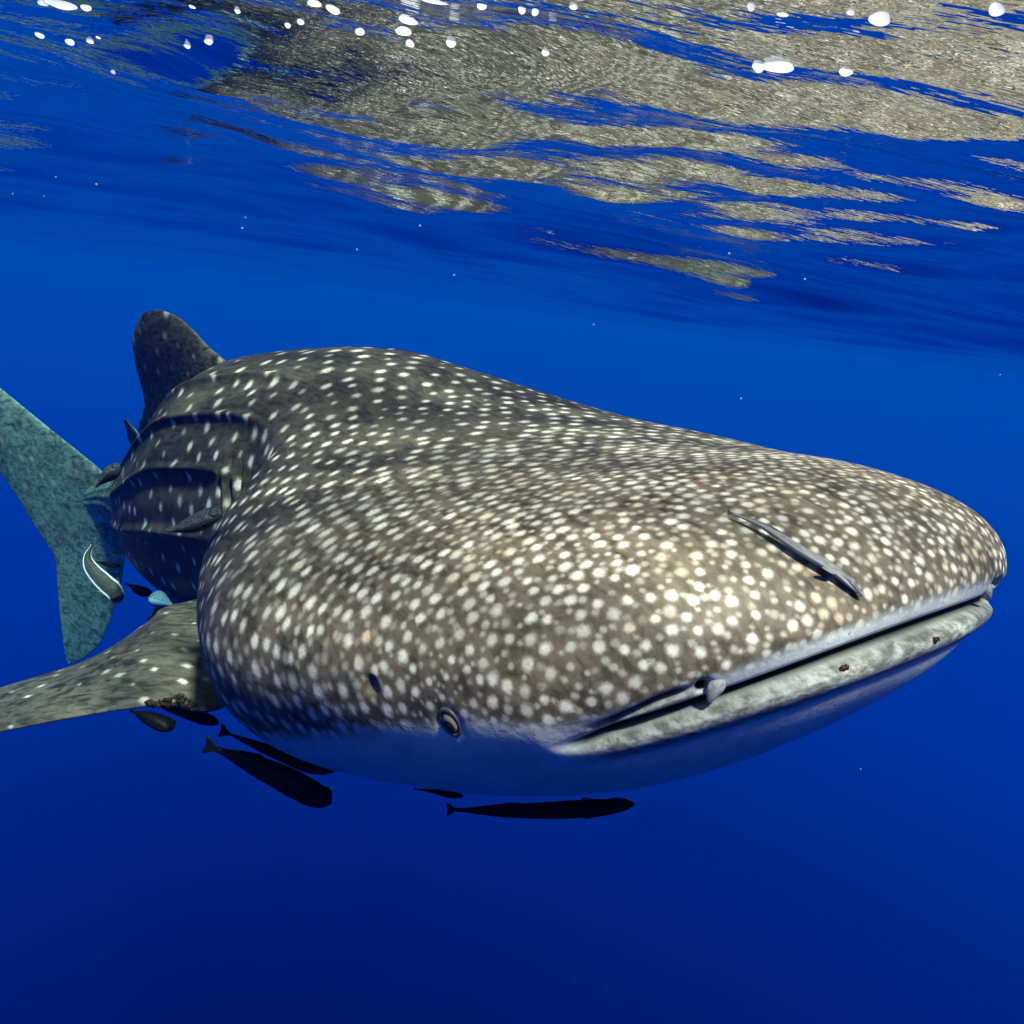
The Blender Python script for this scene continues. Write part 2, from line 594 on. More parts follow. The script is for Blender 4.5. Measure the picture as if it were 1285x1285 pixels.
def build_body(root):
    n, m = 700, 760
    q = np.linspace(math.sqrt(0.00002), math.sqrt(4.5), n)
    s1 = q * q
    # angles from the belly line round the right side, the back, the left side; finer on the right side
    tt = np.linspace(0, 1, m)
    th1 = -math.pi / 2 + 2 * math.pi * tt
    Sg, TH = np.meshgrid(s1, th1, indexing='ij')
    X, Z = sect(Sg, TH)
    w = pchip(QK, PW, q)[:, None]
    side = np.cos(TH)                       # +1 right flank, -1 left flank
    aside = np.abs(side)
    # swollen cheeks end in a fold in front of the gills
    fold_s = 1.17 + 0.06 * np.clip(np.sin(TH), -0.6, 1.0)
    drop = sstep(Sg, fold_s, fold_s + 0.075)
    cheek = (0.006 * sstep(Sg, 0.8, 1.1) * (1 - drop) - 0.050 * drop * (1 - sstep(Sg, 1.4, 1.8))) * sstep(np.sin(TH), -0.80, -0.3) * (1 - sstep(np.sin(TH), 0.35, 0.85)) * sstep(aside, 0.22, 0.80)
    # long ridges on the flanks
    ridge = np.zeros_like(Sg)
    for ang, amp, s0 in ((68, 0.011, 1.35), (50, 0.013, 1.25), (32, 0.012, 1.40), (12, 0.017, 1.70)):
        a0 = math.radians(ang)
        dth = (np.abs(np.where(np.cos(TH) >= 0, TH, math.pi - TH)) - a0) if False else (np.where(np.cos(TH) >= 0, TH, math.pi - TH) - a0)
        arc = dth * pchip(QK, PT, q)[:, None]
        ridge += amp * (pchip(QK, PT, q)[:, None] / 0.5) ** 1.3 * (np.exp(-(arc / 0.015) ** 2) - 0.60 * np.exp(-((arc + 0.055) / 0.040) ** 2)) * sstep(Sg, s0, s0 + 0.5) * (1 - sstep(Sg, 4.2, 4.5))
    # gill slits
    gill = np.zeros_like(Sg)
    thr = np.where(np.cos(TH) >= 0, TH, math.pi - TH)
    for k in range(5):
        sc = 1.345 + 0.075 * k + 0.10 * (thr - 0.1) + 0.05 * (thr - 0.1) ** 2
        ext = sstep(thr, -0.75, -0.55) * (1 - sstep(thr, 0.45, 0.70))
        gill += ext * (-0.022 * np.exp(-((Sg - sc) / 0.010) ** 2) + 0.010 * np.exp(-((Sg - sc + 0.026) / 0.018) ** 2))
    # pale flap low on the cheek
    sc = 1.06 + 0.05 * (thr + 0.45)
    flap = (sstep(thr, -0.85, -0.65) * (1 - sstep(thr, -0.35, -0.15))) * (-0.020 * np.exp(-((Sg - sc - 0.012) / 0.012) ** 2) + 0.012 * np.exp(-((Sg - sc + 0.02) / 0.025) ** 2))
    # mouth
    zm = 0.006 - 0.5 * X ** 2
    dz = Z - zm
    ax = np.abs(X)
    front = (1 - sstep(Sg, 0.075, 0.138))
    front = front
    pts_d = np.array([-.10, -.048, -.034, -.025, -.016, -.009, -.004, 0.0, .004, .009, .018, .034, .06])
    pts_v = np.array([0, -.012, -.009, -.005, -.005, -.010, -.028, -.038, -.030, -.017, -.011, -.003, 0])
    lipv = sum(np.interp(dz + o, pts_d, pts_v) for o in (-.004, -.002, 0, .002, .004)) / 5
    lipv = np.where(lipv > 0, lipv * (1 - sstep(Sg, 0.045, 0.115)), lipv)
    mouth = lipv * front
    dark = np.exp(-(dz / 0.0058) ** 4) * (1 - sstep(Sg, 0.105, 0.13))
    lip = sstep(dz, -.046, -.032) * (1 - sstep(dz, -.008, -.003)) * (1 - sstep(Sg, 0.09, 0.145))
    # labial groove behind each nostril
    lg = np.exp(-((dz - 0.024 + 0.20 * np.clip(ax - 0.25, 0, 1)) / 0.0045) ** 2) * sstep(ax, 0.215, 0.235) * (1 - sstep(Sg, 0.085, 0.10)) * (dz > 0)
    mouth += -0.012 * lg
    fold_lip = sstep(ax, 0.19, 0.225) * (1 - sstep(Sg, 0.09, 0.125)) * sstep(dz, 0.003, 0.007) * (1 - sstep(dz, 0.020, 0.030))
    lip = np.maximum(lip, 0.8 * fold_lip)
    dark = np.maximum(dark, 0.75 * lg)
    disp = cheek + ridge + gill + flap + mouth
    # normals of the undisplaced skin
    X[0] = 0
    Z[0] = 0.5 * Z[1].max() + 0.5 * Z[1].min()
    c, f, u, r = spine(Sg)
    P = c + r * X[..., None] + u * Z[..., None]
    gu, gv = np.gradient(P, axis=0), np.gradient(P, axis=1)
    N = np.cross(gu, gv)
    N /= np.linalg.norm(N, axis=-1)[..., None] + 1e-12
    ctr = P - c
    sg = np.sign((N * (ctr - f * 0.0)).sum(-1).mean())
    N *= sg
    N[0] = f[0]
    # mouth displacement acts level, the rest along the normal
    Nh = N - u * ((N * u).sum(-1))[..., None] * np.where(np.abs(dz) < 0.1, 0.7, 0)[..., None]
    P = P + N * (cheek + ridge + gill + flap)[..., None] + Nh * mouth[..., None]
    # nostril pits and eye sockets and spiracles
    pits = []
    for sgn in (1, -1):
        for s0, a0, rad, dep, dk in ((0.042, 3, 0.0075, 0.014, 1.0), (0.220, -7.2, 0.017, 0.0035, 0.0), (0.312, 1.1, 0.010, 0.010, 0.45)):
            a = math.radians(a0) if sgn > 0 else math.pi - math.radians(a0)
            i = int(np.argmin(np.abs(s1 - s0)))
            j = int(np.argmin(np.abs(th1 - a)))
            p0, n0 = P[i, j].copy(), N[i, j].copy()
            d = np.linalg.norm(P - p0, axis=-1) / rad
            g = np.exp(-d ** 2 * 1.2)
            P = P - n0 * (dep * g)[..., None]
            dark = np.maximum(dark, dk * (1 - sstep(d, 0.6, 1.1)))
            pits.append((p0, n0, sgn))
    # pale underside boundary
    zb = np.interp(Sg, [0, 0.05, 0.2, 0.5, 0.9, 1.25, 2, 3, 4.5], [0.008, 0.004, -0.020, -0.090, -0.165, -0.235, -0.23, -0.12, -0.04])
    wd = np.interp(Sg, [0, 0.3, 1.2, 4.5], [0.016, 0.024, 0.05, 0.05])
    hd = 1 - sstep(Sg, 0.08, 0.2)
    zb = zb * (1 - hd) + (zm + 0.026) * hd
    belly = 1 - sstep(Z, zb - wd, zb + wd)
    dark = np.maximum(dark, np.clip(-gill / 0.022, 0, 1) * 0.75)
    # spots
    spacing = np.interp(Sg, [0, .06, .15, .3, .5, .8, 1.15, 1.3, 1.6, 2.2, 3.0, 4.5], [.0150, .0160, .0188, .0225, .0335, .049, .046, .058, .082, .094, .094, .09])
    eyep = P[int(np.argmin(np.abs(s1 - 0.22))), int(np.argmin(np.abs(th1 - 0.02)))]
    spacing = spacing * (1 - 0.35 * np.exp(-(np.linalg.norm(P - eyep, axis=-1) / 0.055) ** 2))
    allow = 1 - sstep(zb - Z, 0.03, 0.09)
    rat = np.interp(Sg, [0, .3, .8, 1.2, 2.0, 4.5], [.31, .315, .225, .195, .150, .135])
    # rows of spots: ring after ring behind the snout, alternately offset, a little uneven
    first = []
    i, par = int(np.argmin(np.abs(s1 - 0.16))), 0
    arcs = np.cumsum(np.linalg.norm(np.diff(P, axis=1, prepend=P[:, :1]), axis=-1), axis=1)
    jr = np.random.default_rng(8)
    while i < n - 4:
        sp_i = float(spacing[i].max()) * 1.06
        a_mid = arcs[i, int(np.argmin(np.abs(th1 - math.pi / 2)))]
        for sg in (1, -1):
            kk = 0
            while True:
                a_ = a_mid + sg * (kk + (0.5 if par else 0.02)) * sp_i * 1.02
                kk += 1
                if a_ < 0 or a_ > arcs[i, -1]:
                    break
                j = int(np.searchsorted(arcs[i], a_ + jr.normal(0, 0.11) * sp_i))
                wob_s = s1[i] + jr.normal(0, 0.10) * sp_i + 0.5 * sp_i * math.sin(a_ * 7.0)
                ii = int(np.argmin(np.abs(s1 - max(wob_s, 0.12))))
                if 0 < j < m:
                    first.append(ii * m + j)
        par = 1 - par
        i = int(np.argmin(np.abs(s1 - (s1[i] + sp_i * 0.90))))
    D, B = spot_field(P, spacing, allow, 3, ratio=rat, first=first, faint=0.25, bright=(0.50, 0.95))
    D2, B2 = spot_field(P, spacing * np.interp(Sg, [0, .3, 1.0, 4.5], [.92, .88, .75, .5]), allow * (D > 1.75) * (Sg < 0.75), 4, ratio=.31, faint=1.0, ncmax=40000)
    use = (D2 < D) & (D2 < 1.7)
    D = np.where(use, D2, D)
    B = np.where(use, B2 * np.interp(Sg, [0, .2, .6], [.9, .75, .5]), B)
    arc = np.cumsum(np.linalg.norm(np.diff(P, axis=1, prepend=P[:, :1]), axis=-1), axis=1)
    # skin coordinates: unbent body space so the grain follows the animal
    loc = np.stack([Sg, X, Z], -1)
    Vw = c2w(P.reshape(-1, 3))
    Fq = grid_faces(n, m)
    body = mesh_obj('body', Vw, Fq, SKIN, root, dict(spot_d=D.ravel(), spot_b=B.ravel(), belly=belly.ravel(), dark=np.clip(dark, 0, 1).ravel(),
                                                   lip=lip.ravel(), loc=loc.reshape(-1, 3), tail_water_tint=sstep(Sg, 3.0, 4.2).ravel(), snout=(1 - sstep(Sg, 0.05, 1.25)).ravel()))
    return body, P, pits


def catmull(pts, n):
    pts = np.asarray(pts, float)
    P = np.vstack([2 * pts[0] - pts[1], pts, 2 * pts[-1] - pts[-2]])
    k = len(pts) - 1
    t = np.linspace(0, k, n)
    i = np.clip(t.astype(int), 0, k - 1)
    x = (t - i)[:, None]
    a, b, c, d = P[i], P[i + 1], P[i + 2], P[i + 3]
    return 0.5 * (2 * b + (c - a) * x + (2 * a - 5 * b + 4 * c - d) * x ** 2 + (3 * b - a - 3 * c + d) * x ** 3)


def foil(name, lead, trail, thick, mat, root, seed=1, spacing=0.06, n=90, m=60, bel_under=0.0, spots=True, ratio=0.26, pale=0.0, faint=0.4, bright=(0.55, 1.0)):
    """a fin between a leading and a trailing edge (camera-space points), with a rounded leading edge and a thin trailing edge"""
    L, T = catmull(lead, n), catmull(trail, n)
    chord = T - L
    span = np.gradient(0.5 * (L + T), axis=0)
    N = np.cross(span, chord)
    N /= np.linalg.norm(N, axis=-1)[:, None] + 1e-9
    for i in range(1, n):
        if N[i] @ N[i - 1] < 0:
            N[i] = -N[i]
    cl = np.linalg.norm(chord, axis=-1)
    v = np.linspace(0, 2 * math.pi, m, endpoint=False)
    cc = 0.5 - 0.5 * np.cos(v)                       # 0 lead .. 1 trail .. 0
    hh = np.sign(np.sin(v)) * (0.55 * np.sqrt(cc) * (1 - cc) ** 0.8 * 1.6)
    amp = np.minimum(thick, cl * 0.16) * np.linspace(1, 0.35, n)
    P = L[:, None, :] + chord[:, None, :] * cc[None, :, None] + N[:, None, :] * (hh[None, :, None] * amp[:, None, None])
    wv = np.sin(np.linspace(0, 9, n))[:, None] * 0.006 * cc[None, :] ** 3
    P = P + N[:, None, :] * wv[..., None]
    nn = n
    sp = np.full((nn, m), spacing)
    if spots:
        D, B = spot_field(P, sp, np.ones((nn, m)), seed, ratio=ratio, faint=faint, bright=bright)
    else:
        D, B = np.full((nn, m), 9.0), np.zeros((nn, m))
    bel = np.broadcast_to((np.where(np.sin(v) < 0, bel_under, 0.0))[None, :], (nn, m)).copy()
    loc = P - P[0, 0]
    V = c2w(P.reshape(-1, 3))
    Fq = grid_faces(nn, m, wrap=True)
    V = np.vstack([V, c2w(P[-1].mean(0))[None], c2w(P[0].mean(0))[None]])
    e, b0 = len(V) - 2, len(V) - 1
    j = np.arange(m)
    cap = np.stack([np.full(m, e), (nn - 1) * m + j, (nn - 1) * m + (j + 1) % m], -1)
    cap0 = np.stack([np.full(m, b0), (j + 1) % m, j], -1)
    faces = Fq.tolist() + cap.tolist() + cap0.tolist()
    ext = lambda a: np.concatenate([a.ravel(), [a[-1, 0], a[0, 0]]])
    o = mesh_obj(name, V, faces, mat, root, dict(spot_d=ext(D), spot_b=ext(B), belly=ext(bel), dark=np.zeros(nn * m + 2), lip=np.zeros(nn * m + 2) + pale,
                                                loc=np.vstack([loc.reshape(-1, 3), loc[-1:, 0], loc[:1, 0]])))
    return o, P


def on_plane(px, s, off=0.0):
    """photo pixels cast on to the animal's own mid-plane at station s"""
    c, f, u, r = spine(s)
    c = c + r * off
    out = []
    for x, y in px:
        d = np.array([(x - HALF) / FPX, -(y - HALF) / FPX, 1.0])
        out.append(d * ((c @ r) / (d @ r)))
    return np.array(out)


def station(s, back, right, up):
    c, f, u, r = spine(s)
    return c - f * back + r * right + u * up


def build_shark():
    root = empty('whale_shark', c2w(spine(0.6)[0]))
    tag(root, 'huge grey brown whale shark covered in white spots swimming with closed mouth', 'shark')
    body, P, pits = build_body(root)
    # dorsal fin on the mid-plane
    L = on_plane([(310, 500), (285, 456), (262, 436), (240, 412), (218, 395), (198, 389), (184, 391)], 2.5)
    T = on_plane([(196, 560), (172, 541), (181, 505), (173, 462), (167, 425), (171, 405), (178, 394)], 2.5)
    foil('dorsal_fin', L, T, 0.085, FIN_SKIN, root, 21, 0.075, ratio=0.2, faint=0.6, bright=(0.35, 0.7))
    # second dorsal fin
    b = 3.2
    foil('second_dorsal_fin', [station(b, -0.05, 0, .20), station(b, .10, 0, .33), station(b, .22, 0, .42), station(b, .27, 0, .43)],
         [station(b, .38, 0, .18), station(b, .36, 0, .27), station(b, .33, 0, .36), station(b, .31, 0, .42)], 0.04, FIN_SKIN, root, 22, 0.08, n=40, m=36)
    # anal fin
    foil('anal_fin', [station(3.4, -.02, 0, -.14), station(3.4, .10, 0, -.26), station(3.4, .2, 0, -.34), station(3.4, .25, 0, -.36)],
         [station(3.4, .32, 0, -.12), station(3.4, .30, 0, -.2), station(3.4, .29, 0, -.28), station(3.4, .28, 0, -.35)], 0.03, FIN_SKIN, root, 23, 0.08, n=40, m=36)
    # near pectoral fin
    L = [pix(350, 845, 1.78), pix(272, 890, 1.58), pix(205, 885, 1.52), pix(150, 890, 1.50), pix(75, 903, 1.50), pix(0, 918, 1.51), pix(-120, 945, 1.56), pix(-230, 975, 1.66), pix(-290, 1000, 1.76)]
    T = [pix(310, 735, 2.06), pix(235, 757, 1.98), pix(205, 765, 1.95), pix(180, 783, 1.92), pix(110, 824, 1.86), pix(0, 861, 1.82), pix(-120, 905, 1.80), pix(-230, 955, 1.80), pix(-285, 996, 1.79)]
    foil('pectoral_fin', L, T, 0.085, FIN_SKIN, root, 31, 0.055, ratio=0.17, n=110, m=80, faint=0.5, bright=(.4, .85))
    # far pectoral fin: mirror of the near one in the body frame

    def mirror(pts, s0=1.45):
        c, f, u, r = spine(s0)
        out = []
        for p in pts:
            l = np.asarray(p) - c
            out.append(c + l - 2 * r * (l @ r))
        return out
    foil('pectoral_fin', mirror(L), mirror(T), 0.085, FIN_SKIN, root, 32, 0.062, ratio=0.24, n=70, m=60, faint=0.35)
    # pelvic fins
    for sg in (1, -1):
        foil('pelvic_fin', [station(2.85, -.05, sg * .12, -.20), station(2.85, .08, sg * .24, -.30), station(2.85, .18, sg * .31, -.36), station(2.85, .22, sg * .33, -.38)],
             [station(2.85, .28, sg * .10, -.18), station(2.85, .29, sg * .18, -.26), station(2.85, .28, sg * .26, -.33), station(2.85, .25, sg * .32, -.38)],
             0.03, FIN_SKIN, root, 41, 0.07, n=40, m=36)
    # caudal fin: one crescent from upper tip to lower tip
    L = on_plane([(-195, 372), (-120, 400), (-60, 440), (0, 487), (60, 536), (100, 568), (128, 592), (150, 625), (158, 660), (157, 700), (146, 755), (126, 806), (104, 826), (90, 833)], 4.45)
    T = on_plane([(-200, 385), (-150, 445), (-75, 530), (-30, 565), (0, 592), (25, 630), (45, 664), (60, 686), (69, 704), (72, 735), (76, 770), (80, 800), (83, 822), (86, 832)], 4.45)
    foil('caudal_fin', L, T, 0.07, TAIL_TINTED_SKIN, root, 51, 0.085, n=130, m=60, ratio=0.2, faint=0.5)
    # eyes
    ring_m = flat_mat('eye_ring', (0.10, 0.09, 0.075), 0.5, 0.3, 60, (0.05, 0.045, 0.04))
    iris_m = flat_mat('iris', (0.22, 0.19, 0.14), 0.25, 0.5, 220, (0.13, 0.11, 0.08))
    pup_m = flat_mat('pupil', (0.006, 0.006, 0.006), 0.08, 0.6)
    for (p0, n0, sgn) in [pits[1], pits[4]]:
        c, f, u, r = spine(0.22)
        e1 = f - n0 * (f @ n0)
        e1 /= np.linalg.norm(e1)
        e2 = np.cross(n0, e1)
        if e2 @ u < 0:
            e2 = -e2

        def dome(rad_a, rad_b, hgt, off, n=14, m=28, cx=0.0, cy=0.0):
            V = []
            for i in range(n):
                ph = i / (n - 1) * math.pi / 2
                for j in range(m):
                    a = 2 * math.pi * j / m
                    V.append(p0 + e1 * (cx + rad_a * math.cos(a) * math.sin(ph)) + e2 * (cy + rad_b * math.sin(a) * math.sin(ph)) + n0 * (off + hgt * math.cos(ph)))
            return c2w(np.array(V)), grid_faces(n, m, wrap=True)
        V, Fq = dome(0.0108, 0.0130, 0.0068, -0.0046)
        eye = mesh_obj('eye', V, Fq, iris_m, root)
        V, Fq = dome(0.0070, 0.0080, 0.0032, 0.0000, cy=-0.0020, cx=-0.0006)
        mesh_obj('pupil', V, Fq, pup_m, eye)
        # eyelid: a torus round the eyeball
        V = []
        n, m = 44, 12
        for i in range(n):
            a = 2 * math.pi * i / n
            ca, sa = math.cos(a), math.sin(a)
            for j in range(m):
                b = 2 * math.pi * j / m
                rr = 0.0015 + 0.0008 * max(0.0, sa)
                rad = 1 + rr / 0.010 * math.cos(b)
                V.append(p0 + e1 * (0.0120 * ca * rad) + e2 * (0.0143 * sa * rad) + n0 * (-0.0020 + rr * math.sin(b)))
        idx = np.arange(n * m).reshape(n, m)
        Fq = np.stack([idx, np.roll(idx, -1, 1), np.roll(np.roll(idx, -1, 1), -1, 0), np.roll(idx, -1, 0)], -1).reshape(-1, 4)
        mesh_obj('eyelid', c2w(np.array(V)), Fq, ring_m, eye)
    # nasal flaps hanging over the corners of the mouth
    flap_m = flat_mat('nasal_flap_skin', (0.40, 0.39, 0.36), 0.55, 0.2, 260, (0.24, 0.235, 0.22))
    for (p0, n0, sgn) in [pits[0], pits[3]]:
        c, f, u, r = spine(0.05)
        rt = r * sgn
        fw = np.cross(n0, u)
        fw = fw / np.linalg.norm(fw)
        if fw @ f < 0:
            fw = -fw
        V = []
        n, m = 18, 22
        for i in range(n):
            t = i / (n - 1)
            k = math.sin(math.pi * (0.04 + 0.92 * t)) ** 0.7
            ctr = p0 + n0 * (-0.0015 - 0.003 * t) + u * (0.006 - 0.023 * t) + fw * (0.0140 - 0.009 * t * t)
            for j in range(m):
                g = 2 * math.pi * j / m
                V.append(ctr + fw * (0.0115 * (1 - 0.50 * t) * k * math.cos(g)) + n0 * (0.0045 * k * math.sin(g)))
        Fl = grid_faces(n, m, wrap=True).tolist() + [list(range(m))[::-1], list(range((n - 1) * m, n * m))]
        mesh_obj('nasal_flap', c2w(np.array(V)), Fl, flap_m, root)
    return root, P


SHARK, BODY_P = build_shark()
BODY_Q = proj(BODY_P).reshape(-1, 2)
BODY_F = BODY_P.reshape(-1, 3)


def hit(x, y):
    """first point of the shark's body behind a photo pixel (camera axes)"""
    d = np.abs(BODY_Q - np.array([x, y])).max(1)
    k = np.where(d < 6)[0]
    if len(k) == 0:
        k = np.array([int(np.argmin(d))])
    return BODY_F[k[np.argmin(BODY_F[k, 2])]]


# ------------------------------------------------------------------ everything round the shark
# ------------------------------------------------------------------ remoras
def remora_material(name, back, flank, edge, edge_w):
    m, t, out = new_mat(name)
    n = NT(t)
    e = n.attr('edge')
    loc = n.attr('loc', True)
    nz = n.noise(n.mapping(loc, (60, 160, 160)), 1.0, 4, 0.6)
    col = n.mix(n.smooth(nz, 0.35, 0.7), back, flank)
    col = n.mix(n.smooth(n.math('ADD', e, n.math('MULTIPLY', n.math('SUBTRACT', nz, 0.5), 0.12)), 1 - edge_w, 1 - edge_w * 0.55), col, edge)
    bs = n.n('BsdfPrincipled')
    n.link(col, bs.inputs['Base Color'])
    bs.inputs['Roughness'].default_value = 0.5
    bs.inputs['Specular IOR Level'].default_value = 0.12
    n.link(bs.outputs[0], out.inputs['Surface'])
    return m


REM_SILVER = remora_material('remora_silver', (0.16, 0.16, 0.15), (0.30, 0.30, 0.28), (0.45, 0.45, 0.43), 0.14)
REM_SHADED = remora_material('remora_shaded', (0.003, 0.0028, 0.0026), (0.007, 0.006, 0.005), (0.007, 0.006, 0.005), 0.1)  # backlit silhouettes: shade put into a near-black skin colour
REM_GREY = remora_material('remora_grey', (0.028, 0.032, 0.038), (0.085, 0.095, 0.105), (0.03, 0.03, 0.03), 0.1)
REM_EDGE = remora_material('remora_white_edged', (0.03, 0.028, 0.024), (0.055, 0.05, 0.044), (0.86, 0.86, 0.83), 0.24)
REM_BLUE_LIT = remora_material('remora_blue_lit', (0.06, 0.16, 0.20), (0.12, 0.26, 0.32), (0.2, 0.36, 0.42), 0.2)  # blue water light put into this pale fish's skin colour


def plate(name, lead, trail, thick, mat, parent, n=14, m=12):
    L, T = catmull(lead, n), catmull(trail, n)
    ch = T - L
    sp = np.gradient(0.5 * (L + T), axis=0)
    N = np.cross(sp, ch)
    N /= np.linalg.norm(N, axis=-1)[:, None] + 1e-9
    for i in range(1, n):
        if N[i] @ N[i - 1] < 0:
            N[i] = -N[i]
    v = np.linspace(0, 2 * math.pi, m, endpoint=False)
    cc, hh = 0.5 - 0.5 * np.cos(v), np.sin(v)
    P = L[:, None] + ch[:, None] * cc[None, :, None] + N[:, None] * (hh[None, :, None] * thick * np.linspace(1, .4, n)[:, None, None])
    F_ = grid_faces(n, m, wrap=True).tolist() + [list(range(m))[::-1], list(range((n - 1) * m, n * m))]
    edge = np.broadcast_to(np.abs(np.cos(v))[None] ** 3, (n, m)).copy()
    return mesh_obj(name, c2w(P.reshape(-1, 3)), F_, mat, parent, dict(edge=edge.ravel(), loc=(P - P[0, 0]).reshape(-1, 3)))


def remora(path, up, width, height, mat, label, group=None, fins=True, fin_k=1.0):
    """path: camera-space points from snout to tail root; up: direction of the fish's back"""
    n, m = 44, 22
    C = catmull(path, n)
    tan = np.gradient(C, axis=0)
    tan /= np.linalg.norm(tan, axis=-1)[:, None]
    up = np.asarray(up, float)
    U = up[None] - tan * (tan @ up)[:, None]
    U /= np.linalg.norm(U, axis=-1)[:, None]
    S = np.cross(tan, U)
    t = np.linspace(0, 1, n)
    W = width * np.interp(t, [0, .015, .06, .13, .25, .42, .6, .8, .93, 1], [.05, .28, .62, .86, 1, .93, .72, .40, .20, .17])
    Hh = height * np.interp(t, [0, .015, .06, .13, .25, .42, .6, .8, .93, 1], [.05, .20, .45, .68, .92, 1, .88, .52, .28, .24])
    v = np.linspace(0, 2 * math.pi, m, endpoint=False)
    P = C[:, None] + S[:, None] * (W[:, None] * np.cos(v)[None])[..., None] + U[:, None] * (Hh[:, None] * np.where(np.sin(v) > 0, np.sin(v) * .8, np.sin(v))[None])[..., None]
    root = empty('remora', c2w(C[n // 3]))
    tag(root, label, 'remora', group)
    F_ = grid_faces(n, m, wrap=True).tolist() + [list(range(m))[::-1], list(range((n - 1) * m, n * m))]
    edge = np.broadcast_to(np.abs(np.cos(v))[None], (n, m)).copy()
    loc = np.stack([np.broadcast_to(t[:, None] * 0.4, (n, m)), np.broadcast_to(np.cos(v)[None] * .02, (n, m)), np.broadcast_to(np.sin(v)[None] * .02, (n, m))], -1)
    mesh_obj('body', c2w(P.reshape(-1, 3)), F_, mat, root, dict(edge=edge.ravel(), loc=loc.reshape(-1, 3)))
    Lt = np.linalg.norm(np.diff(C, axis=0), axis=1).sum()
    at = lambda k: (C[min(n - 1, int(k * (n - 1)))], tan[min(n - 1, int(k * (n - 1)))], U[min(n - 1, int(k * (n - 1)))], S[min(n - 1, int(k * (n - 1)))])
    # tail fin
    c, tg, u, s = at(1.0)
    fh = Lt * 0.070 * fin_k
    plate('tail_fin', [c + u * fh + tg * fh * 1.0, c + u * fh * .45 + tg * fh * .35, c - tg * fh * .3, c - u * fh * .45 + tg * fh * .35, c - u * fh + tg * fh * 1.0],
          [c + u * fh * 1.0 + tg * fh * 1.4, c + u * fh * .5 + tg * fh * 1.3, c + tg * fh * 1.2, c - u * fh * .5 + tg * fh * 1.3, c - u * fh + tg * fh * 1.4],
          height * 0.06, mat, root)
    if not fins:
        return root
    # pectoral fins
    for sg in (1, -1):
        c, tg, u, s = at(0.24)
        b = c + s * sg * width * 0.85
        plate('pectoral_fin', [b, b + s * sg * Lt * .035 + tg * Lt * .03, b + s * sg * Lt * .055 + tg * Lt * .085],
              [b + tg * Lt * .045, b + s * sg * Lt * .02 + tg * Lt * .08, b + s * sg * Lt * .05 + tg * Lt * .10], height * 0.06, mat, root)
    # long low dorsal and anal fins
    for nm, sg in (('dorsal_fin', 1), ('anal_fin', -1)):
        ks = (.56, .64, .76, .90)
        hs = (0.0, .045, .03, .006)
        a = [at(k)[0] + at(k)[2] * sg * height * np.interp(k, [.5, .9], [.6, .2]) for k in ks]
        b = [p + at(k)[2] * sg * Lt * h_ * fin_k + at(k)[1] * Lt * .03 for p, k, h_ in zip(a, ks, hs)]
        plate(nm, a, b, height * 0.05, mat, root)
    # sucking disc on the crown
    c, tg, u, s = at(0.12)
    nn, mm = 16, 18
    V = []
    for i in range(nn):
        x = -1 + 2 * i / (nn - 1)
        rr = math.sqrt(max(0.001, 1 - x * x))
        k = int((0.12 + x * 0.10) * (n - 1))
        ck, uk, sk = C[k], U[k], S[k]
        for j in range(mm):
            g = 2 * math.pi * j / mm
            V.append(ck + uk * (Hh[k] * .72 + height * (.10 + .05 * (i % 2)) * rr * math.sin(g)) + sk * (width * .72 * rr * math.cos(g)))
    F_ = grid_faces(nn, mm, wrap=True).tolist()
    mesh_obj('sucking_disc', c2w(np.array(V)), F_, mat, root, dict(edge=np.zeros(nn * mm), loc=np.array(V)))
    return root


UPC = BASIS @ np.array([0, 0, 1.0])          # world up in camera axes


def nrm(v):
    v = np.asarray(v, float)
    return v / np.linalg.norm(v)


def skin_n(x, y, d=8):
    a, b, c = hit(x - d, y), hit(x + d, y), hit(x, y)
    e, g = hit(x, y - d), hit(x, y + d)
    nn = nrm(np.cross(b - a, g - e))
    return nn if nn[2] < 0 else -nn


# on the snout
pts = []
for x, y, o in ((1083, 745, .006), (1045, 716, .008), (1000, 690, .009), (955, 665, .009), (912, 646, .007)):
    pts.append(hit(x, y) + skin_n(x, y) * o)
nn_ = skin_n(1000, 690)
remora(pts, nrm(nn_ * .75 + np.array([.25, .6, -.1])), .0062, .0050, REM_SILVER, 'slim silver remora lying along the top of the shark snout above the mouth', 'remoras riding the shark', fin_k=.35)
# by the cheek fold
h0 = hit(282, 650)
z = h0[2] - 0.02
remora([pix(278, 645, z), pix(262, 648, z), pix(245, 656, z), pix(228, 662, z), pix(216, 666, z)], nrm([-.1, .8, -.55]), .022, .020, REM_GREY,
       'dark grey remora clinging behind the shark cheek above the pectoral fin', 'remoras riding the shark')
# by the tail stalk
z = hit(150, 600)[2] - 0.06
remora([pix(150, 585, z), pix(141, 591, z), pix(132, 599, z), pix(122, 609, z)], nrm([-.2, .8, -.5]), .026, .026, REM_GREY,
       'small dark remora beside the root of the shark tail fin', 'remoras riding the shark')
